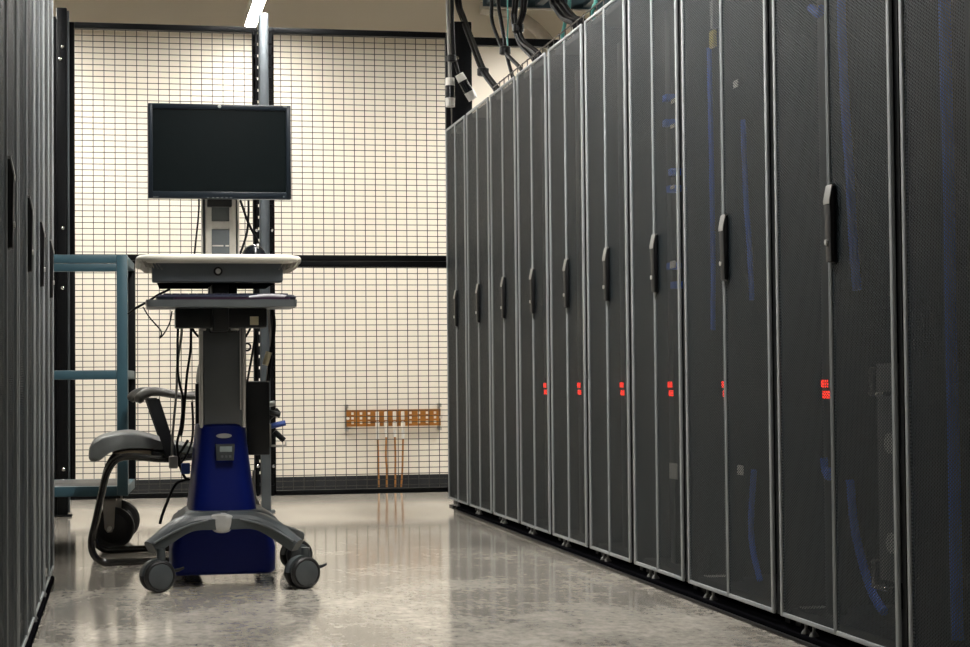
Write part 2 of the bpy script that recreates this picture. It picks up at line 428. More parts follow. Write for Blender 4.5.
panel(XC, XD, ZM0+.033, ZTOP, .030, .030, 'upper right mesh panel, from the centre post to the rack row')
panel(XA, XB, ZBOT, ZM0+.031, .030, .026, 'lower left mesh panel behind the office chair and teal trolley')
panel(XC, XD, ZBOT, ZM0+.031, .030, .026, 'lower right mesh panel, in front of the copper bar')

def post(x0, x1, ztop, m, lab, bolts, y0=FY-.055, y1=FY+.02, extra=None):
    t = thing('fence_post', lab, 'fence post', ((x0+x1)/2, FY-.02, 0), 'fence posts')
    MB().box((x0, y0, .008), (x1, y1, ztop), .006).obj('tube', m, t)
    MB().box((x0-.02, y0-.02, 0), (x1+.02, y1+.02, .01), .002).obj('foot_plate', m, t)
    for bx, bz in bolts:
        MB().lathe([(.0085, 0), (.0085, -.006), (.005, -.009)], (bx, y0, bz), 'y', 12).obj('bolt', 'chrome', t)
    if extra: extra(t)
    return t
L0, L1 = fx(56.5, 20), fx(67.2, 20)
def lx(t):
    MB().box((L1+.0004, FY-.045, .02), (XA-.0006, FY+.01, 2.60), .003).obj('edge_strip', 'galv', t)
    MB().box((L0-.045, FY-.03, .008), (L0+.004, FY+.02, 2.57), .004).obj('side_tube', 'fence', t)
post(L0, L1, at(60, 9.5, Y=FY).z, 'fence', 'black corner post at the left end of the fence, beside the left racks',
     [(fx(63.2), fz(63, 49)), (fx(61), fz(61, 61)), (fx(63.5), fz(63, 229)), (fx(61.5), fz(61, 271)), (fx(63), fz(63, 288.5)), (fx(63.5), fz(63, 469)), (fx(62.5), fz(62, 480))], extra=lx)
post(fx(259.6), fx(269.2), at(265, 15, Y=FY).z, 'galv', 'galvanised centre post between the mesh panels, behind the medical cart',
     [], FY-.06, FY+.0)
R0_, R1_ = fx(451.2, 30), fx(471, 30)
post(R0_, R1_, at(460, 22, Y=FY).z, 'fence', 'black corner post behind the far end of the right racks', [(fx(458.5), fz(458, 59))], FY-.02, FY+.06)
# wide slotted strips beside the centre post (parts of nothing else: one per side)
for a, b_, lab in ((254.2, 259.4, 'left'), (269.4, 274.6, 'right')):
    m = MB(); x0, x1 = fx(a), fx(b_)
    z = .09
    m.box((x0 if lab == 'left' else x1-.010, FY-.03, .09), (x0+.010 if lab == 'left' else x1, FY-.022, 2.53))
    while z < 2.53:
        m.box((x0, FY-.03, z), (x1, FY-.022, min(z+.046, 2.53))); z += .0608/1.0
    o = m.obj('slotted_strip', 'fence'); tag(o, 'black slotted strip on the %s side of the galvanised centre post' % lab, 'strip', 'slotted strips of the fence')
    for zz in (fz(265, 231), fz(265, 466)):
        bb = MB().lathe([(.0085, 0), (.0085, -.006), (.005, -.009)], ((x0+x1)/2, FY-.03, zz), 'y', 12)
        ob = bb.obj('bolt', 'chrome'); ob.parent = o
o = MB().box((R1_, FY-.02, fz(475, 45.6)), (R1_+1.3, FY+.03, fz(475, 37.8)), .003).obj('header_rail', 'fence')
tag(o, 'black horizontal header rail running right from the corner post above the racks', 'rail')

# ------------------------------------------------------------------ copper ground bar on the wall
WY = YF-.05
def wx(x, y=418): return at(x, y, Y=WY).x
def wz(y, x=392): return at(x, y, Y=WY).z
bx0, bx1, bz1, bz0 = wx(346.5), wx(440.5), wz(409.5), wz(426)
t = thing('grounding_bar', 'drilled copper grounding bar mounted on the cream wall behind the mesh', 'grounding bar', ((bx0+bx1)/2, WY, bz0))
# the bar with real holes: strips around columns of holes
def holed_bar():
    m = MB(); bm = m.bm
    cols = [at(x, 418, Y=WY).x for x in (352.5, 361, 369, 377.5, 386, 394.5, 402.5, 410.5, 419, 427, 435)]
    rows = [bz0+(bz1-bz0)*q for q in (.22, .5, .78)]
    hw = .0082; hh = .0078
    xs = [bx0]; 
    for c in cols: xs += [c-hw, c+hw]
    xs.append(bx1)
    zs = [bz0]
    for r in rows: zs += [r-hh, r+hh]
    zs.append(bz1)
    for i in range(len(xs)-1):
        for j in range(len(zs)-1):
            if i % 2 == 1 and j % 2 == 1: continue
            m.box((xs[i], WY-.003, zs[j]), (xs[i+1], WY+.003, zs[j+1]))
    bmesh.ops.remove_doubles(bm, verts=bm.verts[:], dist=1e-5)
    return m
holed_bar().obj('bar', 'copper', t)
for bx in (bx0-.006, bx1-.012):
    for bz in (bz1+.012, bz0-.030):
        MB().box((bx, WY-.006, bz), (bx+.018, WY+.05, bz+.022), .002).obj('standoff', 'bracket', t)
    MB().box((bx, WY+.042, bz0-.03), (bx+.018, WY+.05, bz1+.034), .002).obj('bracket', 'bracket', t)
    MB().cyl((bx+.014, WY-.003, (bz0+bz1)/2), (bx+.014, WY-.011, (bz0+bz1)/2), .010, 12).obj('bolt', 'lug', t)
ends = [(377.2, 379.3), (385.8, 387.2), (394.4, 395.8), (402.6, 401.6)]
for k, (xa, xb) in enumerate(ends):
    zt0 = wz(414); X0 = wx(xa, 420); X1 = wx(xb, 488)
    t = thing('ground_wire', 'bare copper ground wire hanging from the drilled bar, %s' % ['leftmost of four', 'second of four from the left', 'third of four from the left', 'rightmost of four'][k], 'wire', (X0, WY-.015, wz(410)), 'ground wires on the copper bar')
    zl0 = wz(439 if k in (0, 3) else 437)
    MB().tube([(X0, WY-.014, zl0+.01), (X0+.003*(-1)**k, WY-.012, wz(455)), ((X0+X1)/2, WY-.006, wz(470)), (X1, WY+.02, wz(487, xb))], .0062, 8, 6).obj('conductor', 'wire', t)
    lg = MB(); lg.box((X0-.011, WY-.008, wz(420)), (X0+.011, WY-.003, wz(411.5)), .002); lg.cyl((X0, WY-.013, wz(422)), (X0, WY-.013, wz(430)), .0135, 14)
    lg.obj('lug', 'lug', t)
    MB().cyl((X0, WY-.013, wz(430)), (X0, WY-.013, zl0), .010, 14).obj('sleeve', 'white', t)
    for zz in (wz(412.7), wz(417.3)):
        MB().cyl((X0, WY-.008, zz), (X0, WY-.016, zz), .0095, 6).obj('nut', 'lug', t)  # pale colour paints the whitish highlights on the nuts

# ------------------------------------------------------------------ overhead: lights, tray, cables
def strip_light(x, y0, y1, lab, m, z=2.85):
    t = thing('strip_light', lab, 'ceiling light', (x, (y0+y1)/2, z), 'ceiling strip lights')
    MB().box((x-.036, y0, z+.012), (x+.036, y1, z+.065), .006).obj('housing', 'housing', t)
    MB().box((x-.033, y0+.006, z-.004), (x+.033, y1-.006, z+.013)).obj('diffuser', m, t)
    for xx in (x-.036, x+.0335): MB().box((xx, y0, z-.006), (xx+.0025, y1, z+.014)).obj('side_skirt', 'housing', t)
    for yy in (y0, y1-.0025): MB().box((x-.0335, yy, z-.022), (x+.0335, yy+.0025, z+.014)).obj('end_cap', 'housing', t)
    for yy in (y0+.25, y1-.25): MB().cyl((x, yy, z+.06), (x, yy, ZC), .004, 8).obj('hanger_rod', 'chrome', t)
strip_light(.772, 8.75, 11.17, 'lit strip light hanging above the fence in front of the cream wall', 'diffuser2')
strip_light(.75, 4.4, 6.8, 'lit strip light hanging over the aisle between the rack rows', 'diffuser')

strip_light(3.05, 8.75, 11.17, 'added unseen strip light behind the right racks, filling in the back wall', 'fill_right')  # unseen fixture, added to even out the light on the back wall
strip_light(.75, -1.9, .5, 'added unseen strip light over the near aisle, filling in the cart front', 'fill_near')  # added out of view to brighten the front of the cart
strip_light(-.75, 8.75, 11.17, 'added unseen strip light behind the left racks, filling in the back wall', 'fill_left')  # hidden fixture, added so the wall stays bright towards the left

# crossing tray of dark teal steel
q0 = at(483, 6, Y=9.35); q1 = q0.x+1.1
t = thing('cable_tray', 'dark teal steel cable tray crossing above the right racks', 'cable tray', (q0.x, 8.95, q0.z))
MB().box((q0.x, 8.95, q0.z), (q1, 8.962, q0.z+.10), .003).box((q0.x, 9.35, q0.z), (q1, 9.362, q0.z+.10), .003).obj('side_rail', 'beam', t)
for k in range(5): MB().box((q0.x+.02+k*.26, 8.962, q0.z+.01), (q0.x+.06+k*.26, 9.35, q0.z+.03)).obj('rung', 'beam', t)
MB().box((q0.x-.012, 9.338, q0.z-.010), (q1, 9.366, q0.z-.004), .001).obj('edge_strip', 'conduit', t)
m = MB()
for xx in (q0.x+.08, q1-.08): m.cyl((xx, 8.956, q0.z+.09), (xx, 8.956, ZC), .006, 8)
m.obj('hanger_rod', 'galv', t)

# wire basket along the rack tops
bxs = DX+.05
t = thing('wire_basket', 'thin wire basket tray running along the tops of the right racks', 'wire basket', (bxs, 5.0, ZT))
m = MB()
zz0 = ZT+.006
for xx, zz in ((bxs, zz0), (bxs, zz0+.055), (bxs+.2, zz0), (bxs+.2, zz0+.055), (bxs+.1, zz0)): m.tube([(xx, 4.2, zz), (xx, 8.55, zz)], .003, 6)
m.obj('long_wires', 'mesh', t)
m = MB()
y = 4.3
while y < 8.55:
    m.tube([(bxs, y, zz0+.06), (bxs, y, zz0-.002), (bxs+.2, y, zz0-.002), (bxs+.2, y, zz0+.06)], .0028, 6); y += .1
m.obj('cross_wires', 'mesh', t)

CX = DX+.12
def bundle(paths, r, ties, lab, m='cable', X=CX, n=2, spread=.012):
    P0 = at(*paths[0][-1], X=X)
    t = thing('cable_bundle', lab, 'cable bundle', (P0.x, P0.y, P0.z), 'cable bundles above the right racks')
    for j, pth in enumerate(paths):
        for k in range(n):
            off = Vector((spread*(k-(n-1)/2)*1.2, spread*(k-(n-1)/2)*-1.4, 0))
            P = [at(x, y, X=X)+off for x, y in pth]
            P.append(P[-1]+Vector((.015, 0, -.05)))
            # carry on up to the ceiling
            d = (P[0]-P[1]).normalized(); P.insert(0, P[0]+Vector((0, 0, .30))+Vector((d.x, d.y, 0))*.1); P.insert(0, Vector((P[0].x, P[0].y, ZC-.001)))
            MB().tube(P, r, 8, 6).obj('cable', m, t)
    for x, y in ties:
        c = at(x, y, X=X); MB().lathe([(r*2.2, -.02), (r*2.9, -.016), (r*2.9, .016), (r*2.2, .02)], c, 'z', 14).obj('cable_tie', 'black', t)
    return t
bundle([[(458, 0), (463, 18), (472, 42), (483, 70), (497, 90)]], .0105, [(483, 72)], 'black cable pair slanting down onto the far right racks, past the corner post')
bundle([[(491.5, 0), (492, 20), (497, 36), (504, 51), (521, 69)], [(498, 0), (501, 20), (504.5, 40), (506, 52), (512, 75)]], .0095, [(505, 50.5)], 'two black cables meeting in a V at a tie above the right racks', n=1)
bundle([[(515.5, 0), (514, 15), (516, 30), (522, 45), (534, 58)], [(524, 0), (522.5, 14), (518.5, 28), (523, 42), (538, 54)]], .0095, [(518, 28)], 'black cables looping down through a tie under the left end of the teal tray', n=2, spread=.009)
bundle([[(556, -4), (561, 8), (569, 18), (579, 23)]], .0125, [], 'thick black cables curving down near the green cable above the racks', n=3, spread=.014)
def thin(pts, m, lab, r=.007):
    P = [at(x, y, X=CX+.07) for x, y in pts]; P.insert(0, P[0]+Vector((0, 0, .3))); P.insert(0, Vector((P[0].x, P[0].y, ZC-.001))); P.append(P[-1]+Vector((.02, 0, -.04)))
    tag(MB().tube(P, r, 8, 6).obj('network_cable', m), lab, 'cable', 'green network cables above the racks')
thin([(569.5, 0), (567, 14), (564, 28), (562.5, 38)], 'greenblue', 'blue-green cable dropping beside the thick black curve above the racks', .0085)
thin([(596, -4), (594, 6), (592, 14)], 'greenblue', 'blue-green cable at the top edge above the sixth rack', .0085)
thin([(507.5, 0), (508, 20), (507.5, 45), (511, 70)], 'greenblue', 'thin blue-green cable hanging behind the tied black cables', .004)
# hanging power connectors at the corner post
def connector(px, top, tilt, lab, YY=9.30):
    a = at(*px[0], Y=YY); 
    t = thing('power_connector', lab, 'connector', tuple(at(*px[-1], Y=YY)), 'connectors hanging by the corner post')
    P = [at(x, y, Y=YY) for x, y in px]
    Pc = [Vector((P[0].x, P[0].y, ZC-.001)), Vector((P[0].x, P[0].y, P[0].z+.35))]+P
    MB().tube(Pc, .010, 10, 6).obj('cable', top, t)
    d = (P[-1]-P[-2]).normalized() if tilt is None else Vector(tilt).normalized()
    p = P[-1]
    def seg(a, b, r0, r1): return MB().tube([p+d*a, p+d*b], (r0, r1), 20)
    seg(-.005, .035, .023, .025).obj('cap', 'white', t)
    seg(.035, .10, .0245, .0245).obj('grip', 'gloss', t)
    seg(.10, .145, .026, .024).obj('shell', 'white', t)
connector([(447.5, 0), (448.5, 30), (449.5, 55), (450, 79)], 'greycable', (.0, 0, -1), 'upright black and white power connector hanging left, below a pale cable')
connector([(452, 0), (452.5, 30), (454, 55), (457, 68), (459.5, 75)], 'cable', (.5, 0, -.9), 'tilted black and white power connector hanging beside the upright one')
tag(MB().lathe([(.02, -.018), (.026, -.012), (.026, .012), (.02, .018)], at(451.5, 58.5, Y=9.30), 'z', 16).obj('cable_tie', 'black'), 'black tie around the two connector cables by the corner post', 'tie')
# painted pipe bend on the far wall
P = [at(x, y, Y=YF-.041) for x, y in ((480, 8), (508, 12), (530, 24), (545, 38), (556, 54), (562, 75))]
tag(MB().tube(P, .04, 14, 8).obj('wall_mounted_pipe', 'conduit'), 'pale painted pipe bend on the back wall above the racks', 'pipe')

# ------------------------------------------------------------------ teal trolley behind the left racks
def trolley():
    YT = 7.58
    p0 = at(127.8, 400, Y=YT); xr = p0.x; xl = xr-.62
    def z(y): return at(123, y, Y=YT).z
    t = thing('trolley', 'teal steel frame trolley on casters, half hidden behind the left racks', 'trolley', (xr, YT, 0))
    s = .044; yb = YT+.6
    zt1, zt0 = z(254.5), z(263)
    for (x, y) in ((xr, YT), (xr, yb-s), (xl+s, YT), (xl+s, yb-s)):
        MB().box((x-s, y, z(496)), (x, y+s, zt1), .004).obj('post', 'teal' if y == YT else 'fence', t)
    def loop(za, zb):
        m = MB()
        m.box((xl+s, YT+.003, za), (xr-s, YT+s-.003, zb), .003); m.box((xl+s, yb-s+.003, za), (xr-s, yb-.003, zb), .003)
        for x in (xr-s, xl): m.box((x+.003, YT+s, za), (x+s-.003, yb-s, zb), .003)
        return m
    loop(zt0, zt1).obj('top_rail', 'teal', t)
    loop(z(379), z(370)).obj('middle_rail', 'teal', t)
    loop(z(496), z(486)).obj('base_rail', 'teal', t)
    MB().box((xl+s, YT+s, z(488)), (xr-s, yb-s, z(486)), .002).obj('deck', 'black', t)
    for (x, y) in ((xr-.078, YT+.085), (xl+.08, YT+.085), (xr-.078, yb-.09), (xl+.08, yb-.09)):
        c = MB(); zw = .086
        c.box((x-.045, y-.05, z(496)-.012), (x+.045, y+.05, z(496)), .002)
        for sx in (-1, 1):
            pass
        ca = c.obj('caster', 'black', t)
        br = MB()
        # swivel fork, turned so that its flat cheek faces the aisle
        for yy in (y-.030, y+.026):
            br.prism([(x-.028, z(496)-.012), (x+.024, z(496)-.012), (x+.018, zw+.004), (x+.010, zw-.014), (x-.008, zw-.016), (x-.020, zw+.0)], yy, yy+.005, 'y')
        br.box((x-.030, y-.03, z(496)-.022), (x+.026, y+.03, z(496)-.0115)); br.obj('fork', 'bracket', ca)
        w = MB(); w.lathe([(.0, -.02), (.055, -.021), (.060, -.017), (.078, -.019), (.086, -.012), (.086, .012), (.078, .019), (.060, .017), (.055, .021), (0, .02)], (x+.012, y, zw+.0005), 'y', 36); w.obj('wheel', 'rubber', ca)
        MB().lathe([(.010, -.036), (.010, .036)], (x, y, zw), 'y', 12).obj('axle', 'chrome', ca)
    t.rotation_euler.z = radians(-3.5)
    return t
trolley()

# ------------------------------------------------------------------ office chair (seen from its side, facing left)
def chair():
    yn, yf = 6.97, 7.50
    ym = (yn+yf)/2
    t = thing('office_chair', 'black cantilever office chair with grey leather seat, behind the medical cart', 'chair', (at(140, 568, Y=yn).x, ym, 0))
    def q(x, y, Y): return at(x, y, Y=Y)
    r = .0135
    pth = [(206, 455), (166, 459), (132, 456.5), (116, 460), (107, 473), (102, 492), (96, 520), (91.5, 541), (94, 555), (104, 564), (120, 567), (150, 567), (215, 567)]
    front = [q(x, y, yn) for x, y in pth]
    for p in front: p.z = max(p.z, r+.0005)
    fl = front[-1].z
    far = [Vector((p.x, yf, p.z)) for p in front]
    near = catmull(front, 5); farc = catmull(far, 5)
    back = catmull([near[-1], near[-1]+Vector((.05, .06, 0)), near[-1]+Vector((.06, .26, 0)), farc[-1]+Vector((.05, -.06, 0)), farc[-1]], 5)
    MB().tube(near+back[1:-1]+farc[::-1], r, 12).obj('cantilever_frame', 'tube', t)
    MB().box((q(150, 455, ym).x, yn, q(150, 459, yn).z+.006), (q(176, 455, ym).x, yf, q(150, 454, yn).z+.008), .004).obj('cross_plate', 'tube', t)
    # seat: cushion profile (side view) swept across the width with rounded sides
    topc = [(88.5, 455), (90, 446), (97, 439.5), (110, 435), (130, 432.5), (150, 436), (170, 442), (190, 446), (214, 449)]
    botc = [(214, 455), (190, 453.5), (170, 451), (150, 448.5), (130, 448), (112, 452), (101, 460), (94, 462.5), (89.5, 460)]
    prof = [q(x, y, 7.0) for x, y in topc+botc]
    cx = sum(p.x for p in prof)/len(prof); czz = sum(p.z for p in prof)/len(prof)
    m = MB(); rings = []
    for k, (yy, s_) in enumerate(((6.985, .80), (6.995, .93), (7.02, 1.0), (7.10, 1.0), (7.25, .99), (7.38, 1.0), (7.46, 1.0), (7.485, .93), (7.495, .80))):
        rings.append([Vector((cx+(p.x-cx)*(1-(1-s_)*.15), yy, czz+(p.z-czz)*s_)) for p in catmull(prof, 4, True)])
    m.rings(rings); m.obj('seat', 'seat', t, smooth=60)
    us = [(112, 453), (130, 449.5), (150, 450), (167, 452.5), (205, 455.5), (205, 458), (166, 456), (130, 454.5)]
    m = MB(); m.rings([[Vector((q(x, y, 7.0).x, yy, q(x, y, 7.0).z-.003)) for x, y in us] for yy in (7.03, 7.45)]); m.obj('seat_shell', 'under', t)
    # armrests: near and far, each pad with its leaning support
    for yy, nm in ((yn-.01, 'near'), (yf+.0, 'far')):
        ref = 6.96
        cen = [(137.5, 402.5), (141, 396.5), (148, 392.5), (158, 391.5), (172, 394), (186, 396.2), (200, 396), (212, 394)]
        C = catmull([Vector((q(x, y, ref).x-(.024 if nm == 'far' else 0), yy, q(x, y, ref).z)) for x, y in cen], 5)
        rings = []
        N = len(C)
        for i, c in enumerate(C):
            f = i/(N-1)
            hw = .03*min(1, (.35+f*6))*(1 if f < .8 else 1-.3*(f-.8)/.2); hh = (.0215-.008*min(1, f*1.6))*min(1, .5+f*8)
            T = (C[min(i+1, N-1)]-C[max(0, i-1)]).normalized(); nn = Vector((-T.z, 0, T.x))
            if nn.z < 0: nn = -nn
            rings.append([c+Vector((0, cos(a)*hw, 0))+nn*(sin(a)*hh) for a in [2*pi*k/14 for k in range(14)]])
        MB().rings(rings).obj('armrest', 'arm', t, smooth=60)
        a0 = q(153.5, 402, ref); a1 = q(171, 447, ref); a2 = q(173, 456, ref)
        MB().prism([(a0.x-.028, a0.z+.012), (a0.x+.022, a0.z+.012), (a1.x+.016, a1.z), (a2.x+.014, a2.z-.005), (a2.x-.03, a2.z-.005), (a1.x-.030, a1.z)], yy-.014, yy+.014, 'y', .004).obj('arm_support', 'black', t)
    # backrest: upright curved pad behind the cart column
    bc = [(198.5, 398), (196, 384), (197, 370), (201, 358), (207, 348)]
    rings = []
    B = catmull([Vector((q(x, y, ym).x, ym, q(x, y, ym).z)) for x, y in bc], 4)
    N = len(B)
    for i, c in enumerate(B):
        f = i/(N-1); hw = .215*sqrt(max(.05, 1-(2*f-1)**4)); hd = .030*sqrt(max(.12, 1-(2*f-1)**4))
        rings.append([Vector((c.x+.03+cos(a)*hd+.035*(sin(a)**2), ym+sin(a)*hw, c.z)) for a in [2*pi*k/20 for k in range(20)]])
    MB().rings(rings).obj('backrest', 'seat', t, smooth=60)
    MB().box((q(205, 450, ym).x, ym-.03, q(205, 456, ym).z), (q(213, 450, ym).x, ym+.03, q(205, 385, ym).z), .004).obj('back_stem', 'black', t)
    return t
chair()

# ------------------------------------------------------------------ medical cart
YC = 6.25                     # front of the column
def c(x, y, Y=YC): return at(x, y, Y=Y)
def rrect(x0, x1, y0, y1, r, n=6):
    out = []
    for (cx, cy, a0) in ((x1-r, y1-r, 0), (x0+r, y1-r, pi/2), (x0+r, y0+r, pi), (x1-r, y0+r, 3*pi/2)):
        for k in range(n+1):
            a = a0+pi/2*k/n; out.append((cx+r*cos(a), cy+r*sin(a)))
    return out
def loft(mb, secs, r=.03, n=6):
    """secs: (z, x0, x1, y0, y1[, r])"""
    mb.rings([[Vector((px, py, s[0])) for px, py in rrect(s[1], s[2], s[3], s[4], s[5] if len(s) > 5 else r, n)] for s in secs]); return mb
cart = thing('medical_cart', 'blue and grey wheeled medical cart with a cream work surface, standing in the aisle', 'medical cart', (c(222, 400).x, 6.32, 0))
# -- battery box, blue, low between the legs
bL, bR = c(171.5, 550, 6.20).x, c(276, 550, 6.20).x; bT, bB = c(222, 516, 6.2).z, c(222, 575, 6.2).z
m = MB(); loft(m, [(bB, bL+.012, bR-.012, 6.212, 6.53, .03), (bB+.006, bL+.004, bR-.004, 6.204, 6.54, .03), (bB+.016, bL, bR, 6.20, 6.545, .03), (bB+.09, bL, bR, 6.20, 6.545, .03), (bT, bL+.03, bR-.03, 6.20, 6.545, .03)])
m.obj('battery_box', 'blue', cart)
# -- tapered blue shroud around the column
sh = MB(); Z0, Z1 = c(222, 512, 6.2).z, c(222, 427, 6.2).z
secs = []
for k in range(9):
    f = k/8; y0 = 6.185+.055*f
    xl_ = c(188.5+(197.5-188.5)*f**.85, 470, 6.24).x; xr_ = c(257.5+(247-257.5)*f**.85, 470, 6.24).x
    secs.append((Z0+(Z1-Z0)*f, xl_, xr_, y0, 6.46-.02*f, .045))
def dsec(x0, x1, y0, y1, n=28):
    # D-shaped section: flat back, front a flattened ellipse
    cx_, hw_ = (x0+x1)/2, (x1-x0)/2; ym_ = y0+.16
    out = [(cx_+hw_, y1), (cx_-hw_, y1)]
    for k in range(n+1):
        a = pi+pi*k/n; ca, sa = cos(a), sin(a); e = 2/4.5
        out.append((cx_+hw_*math.copysign(abs(ca)**e, ca), ym_+.16*math.copysign(abs(sa)**e, sa)))
    return out
sh.rings([[Vector((px, py, s[0])) for px, py in dsec(s[1], s[2], s[3], s[4])] for s in secs])
s = secs[-1]
sh.rings([[Vector((px, py, zz)) for px, py in dsec(s[1]+q, s[2]-q, s[3]+q, s[4]-q)] for zz, q in ((s[0]-.0005, 0), (s[0]+.006, .004), (s[0]+.009, .012))])
shroud = sh.obj('column_shroud', 'blue', cart)
MB().rings([[Vector((px, 6.236-.004*k, pz)) for px, pz in [(c(224, 435.8, 6.23).x+.026*cos(a), c(224, 435.8, 6.23).z+.008*sin(a)) for a in [2*pi*j/24 for j in range(24)]]] for k in (0, 1, 2)]).obj('logo_badge', 'silver', shroud)
g0, g1 = c(215.5, 460.5, 6.21), c(234.5, 444, 6.21)
MB().prism([(g0.x+.003, g0.z), (g1.x-.003, g0.z), (g1.x, g1.z), (g0.x, g1.z)], 6.196, 6.24, 'y', .003).obj('battery_gauge', 'charcoal', shroud)
MB().box((c(219, 454).x, 6.1935, c(219, 452, 6.2).z), (c(231, 454).x, 6.1975, c(219, 446.5, 6.2).z), .001).obj('gauge_screen', 'lcd', shroud)
m = MB()
for px in (220, 224, 228): m.box((c(px, 454).x, 6.194, c(219, 457.8, 6.2).z), (c(px+2.4, 454).x, 6.1975, c(219, 455.5, 6.2).z), .001)
m.obj('gauge_buttons', 'slate2', shroud)
# -- legs: arched front and rear arms leaving the hub
hubx = c(222, 520).x
def legarm(tip, mid, root, w0, w1, h0, h1):
    C = catmull([Vector(root), Vector(mid), Vector(tip)], 10); N = len(C); rings = []
    for i, p in enumerate(C):
        f = i/(N-1); T = (C[min(i+1, N-1)]-C[max(i-1, 0)]).normalized()
        side = T.cross(UP).normalized(); nn = side.cross(T).normalized()
        if nn.z < 0: nn = -nn
        w = w0+(w1-w0)*f; h = h0+(h1-h0)*f
        # crowned top, sharp front ridge, flat underside
        sec = [(-1, -.5), (-1, .12), (-.86, .34), (-.4, .5), (.4, .5), (.86, .34), (1, .12), (1, -.5)]
        rings.append([p+side*(a*w)+nn*(b*h) for a, b in sec])
    return MB().rings(rings)
YFc, YRc = 6.06, 6.66
tl = c(150, 549, YFc); tr_ = c(298.5, 547, YFc)
for tip, sx in ((tl, -1), (tr_, 1)):
    a = legarm((tip.x, YFc+.02, tip.z+.004), ((tip.x*.5+hubx*.5)+sx*.012, YFc+.075, c(222, 523, 6.14).z), (hubx+sx*.02, YFc+.11, c(222, 519.5, 6.17).z), .062, .030, .058, .042)
    lg_ = a.obj('front_leg', 'charcoal', cart, smooth=28)
    P = [(px, py) for px, py in (((154, 543), (172, 533), (190, 525), (208, 520.5)) if sx < 0 else ((293, 541), (276, 530.5), (258, 523), (240, 519.5)))]
    rd = [c(*P[0], YFc-.012), c(*P[1], YFc+.01), c(*P[2], YFc+.03), c(*P[3], YFc+.045)]
    MB().tube(rd, .004, 8, 6).obj('leg_ridge_highlight', 'slate2', lg_)  # lighter tube paints the highlight line along the leg ridge
    rt = Vector((c(297 if sx > 0 else 186, 555, YRc).x, YRc, .122))
    legarm(rt, (rt.x*.6+hubx*.4+sx*.035, YRc-.13, .158), (hubx+sx*.05, 6.40, .215), .075, .030, .035, .03).obj('rear_leg', 'charcoal', cart, smooth=28)
# saddle between the legs under the shroud
m = MB(); zs_ = c(222, 519, 6.2).z
loft(m, [(zs_-.03, hubx-.17, hubx+.20, 6.19, 6.53, .06), (zs_, hubx-.155, hubx+.18, 6.165, 6.53, .06), (Z0+.000, hubx-.125, hubx+.145, 6.165, 6.50, .06), (Z0+.006, hubx-.118, hubx+.135, 6.172, 6.49, .06)])
m.obj('saddle', 'charcoal', cart)
h0 = c(221, 532, 6.13); m = MB()
pw = [c(x, y, 6.12) for x, y in ((209.5, 517), (212, 514.6), (222, 513.6), (231, 514.6), (233.5, 517), (232.5, 525), (229.5, 531.5), (221.5, 533.2), (214, 531.5), (210.5, 525))]
cxp = sum((p.x for p in pw))/10; czp = sum((p.z for p in pw))/10
m.rings([[Vector((cxp+(p.x-cxp)*s_, yy, czp+(p.z-czp)*s_)) for p in catmull(pw, 3, True)] for yy, s_ in ((6.20, 1.0), (6.122, 1.0), (6.112, .94), (6.107, .82), (6.106, .3))])
m.obj('hub_cap', 'silver', cart, smooth=50)
def caster(x, y, tz, ang, brake):
    r = .052
    ca = MB(); ca.cyl((x, y, .062), (x, y, tz), .014, 16)
    hx, hy = cos(ang), sin(ang)
    cxx, cyy = x-hy*0, y
    rot = Matrix.Rotation(ang, 3, 'Z')
    # curved hood over the twin wheels
    prof = [(.036+.0, .050)]
    hood = []
    for yy in (-.012, .012):
        hood.append([Vector((x, y, r+.001))+rot @ Vector((cos(a)*rr-.012, yy, sin(a)*rr)) for rr, aa in ((.056, 1), (.040, -1)) for a in ([radians(10+14*k) for k in range(13)] if aa > 0 else [radians(178-14*k) for k in range(13)])])
    ca.rings(hood)
    co = ca.obj('caster', 'charcoal', cart)
    for s_ in (-1, 1):
        w = MB(); o_ = Vector((x, y, r+.0006))+rot @ Vector((-.012, s_*.024, 0))
        prof = [(.0, -.011), (.040, -.011), (.048, -.010), (.052, -.005), (.052, .005), (.048, .010), (.044, .0115), (.041, .0085), (.036, .0095), (.0, .0098)]
        rg = []
        for rr, hh in prof:
            rg.append([o_+rot @ Vector((cos(2*pi*k/36)*rr, hh*s_, sin(2*pi*k/36)*rr)) for k in range(36)])
        w.rings(rg); w.obj('wheel', 'rubber', co)
        dsk = MB(); dsk.rings([[o_+rot @ Vector((cos(2*pi*k/32)*rr, hh*s_, sin(2*pi*k/32)*rr)) for k in range(32)] for rr, hh in ((.041, .0084), (.0405, .0105), (.036, .0125), (.0, .013))])
        dsk.obj('wheel_disc', 'wheel', co)
    if brake:
        o_ = Vector((x, y, r+.012))
        m = MB(); m.tube([o_+rot @ Vector((.03, 0, 0)), o_+rot @ Vector((.062, 0, .004)), o_+rot @ Vector((.078, 0, .010))], (.007, .004), 8); m.obj('brake_pedal', 'black', co)
caster(c(161, 570, YFc).x, YFc, tl.z+.0, radians(18), True)
caster(c(305.5, 570, YFc-.02).x, YFc-.02, tr_.z+.0, radians(22), True)
caster(c(299, 555, YRc).x, YRc, .118, radians(25), False)
caster(c(186, 555, YRc).x, YRc, .118, radians(120), False)
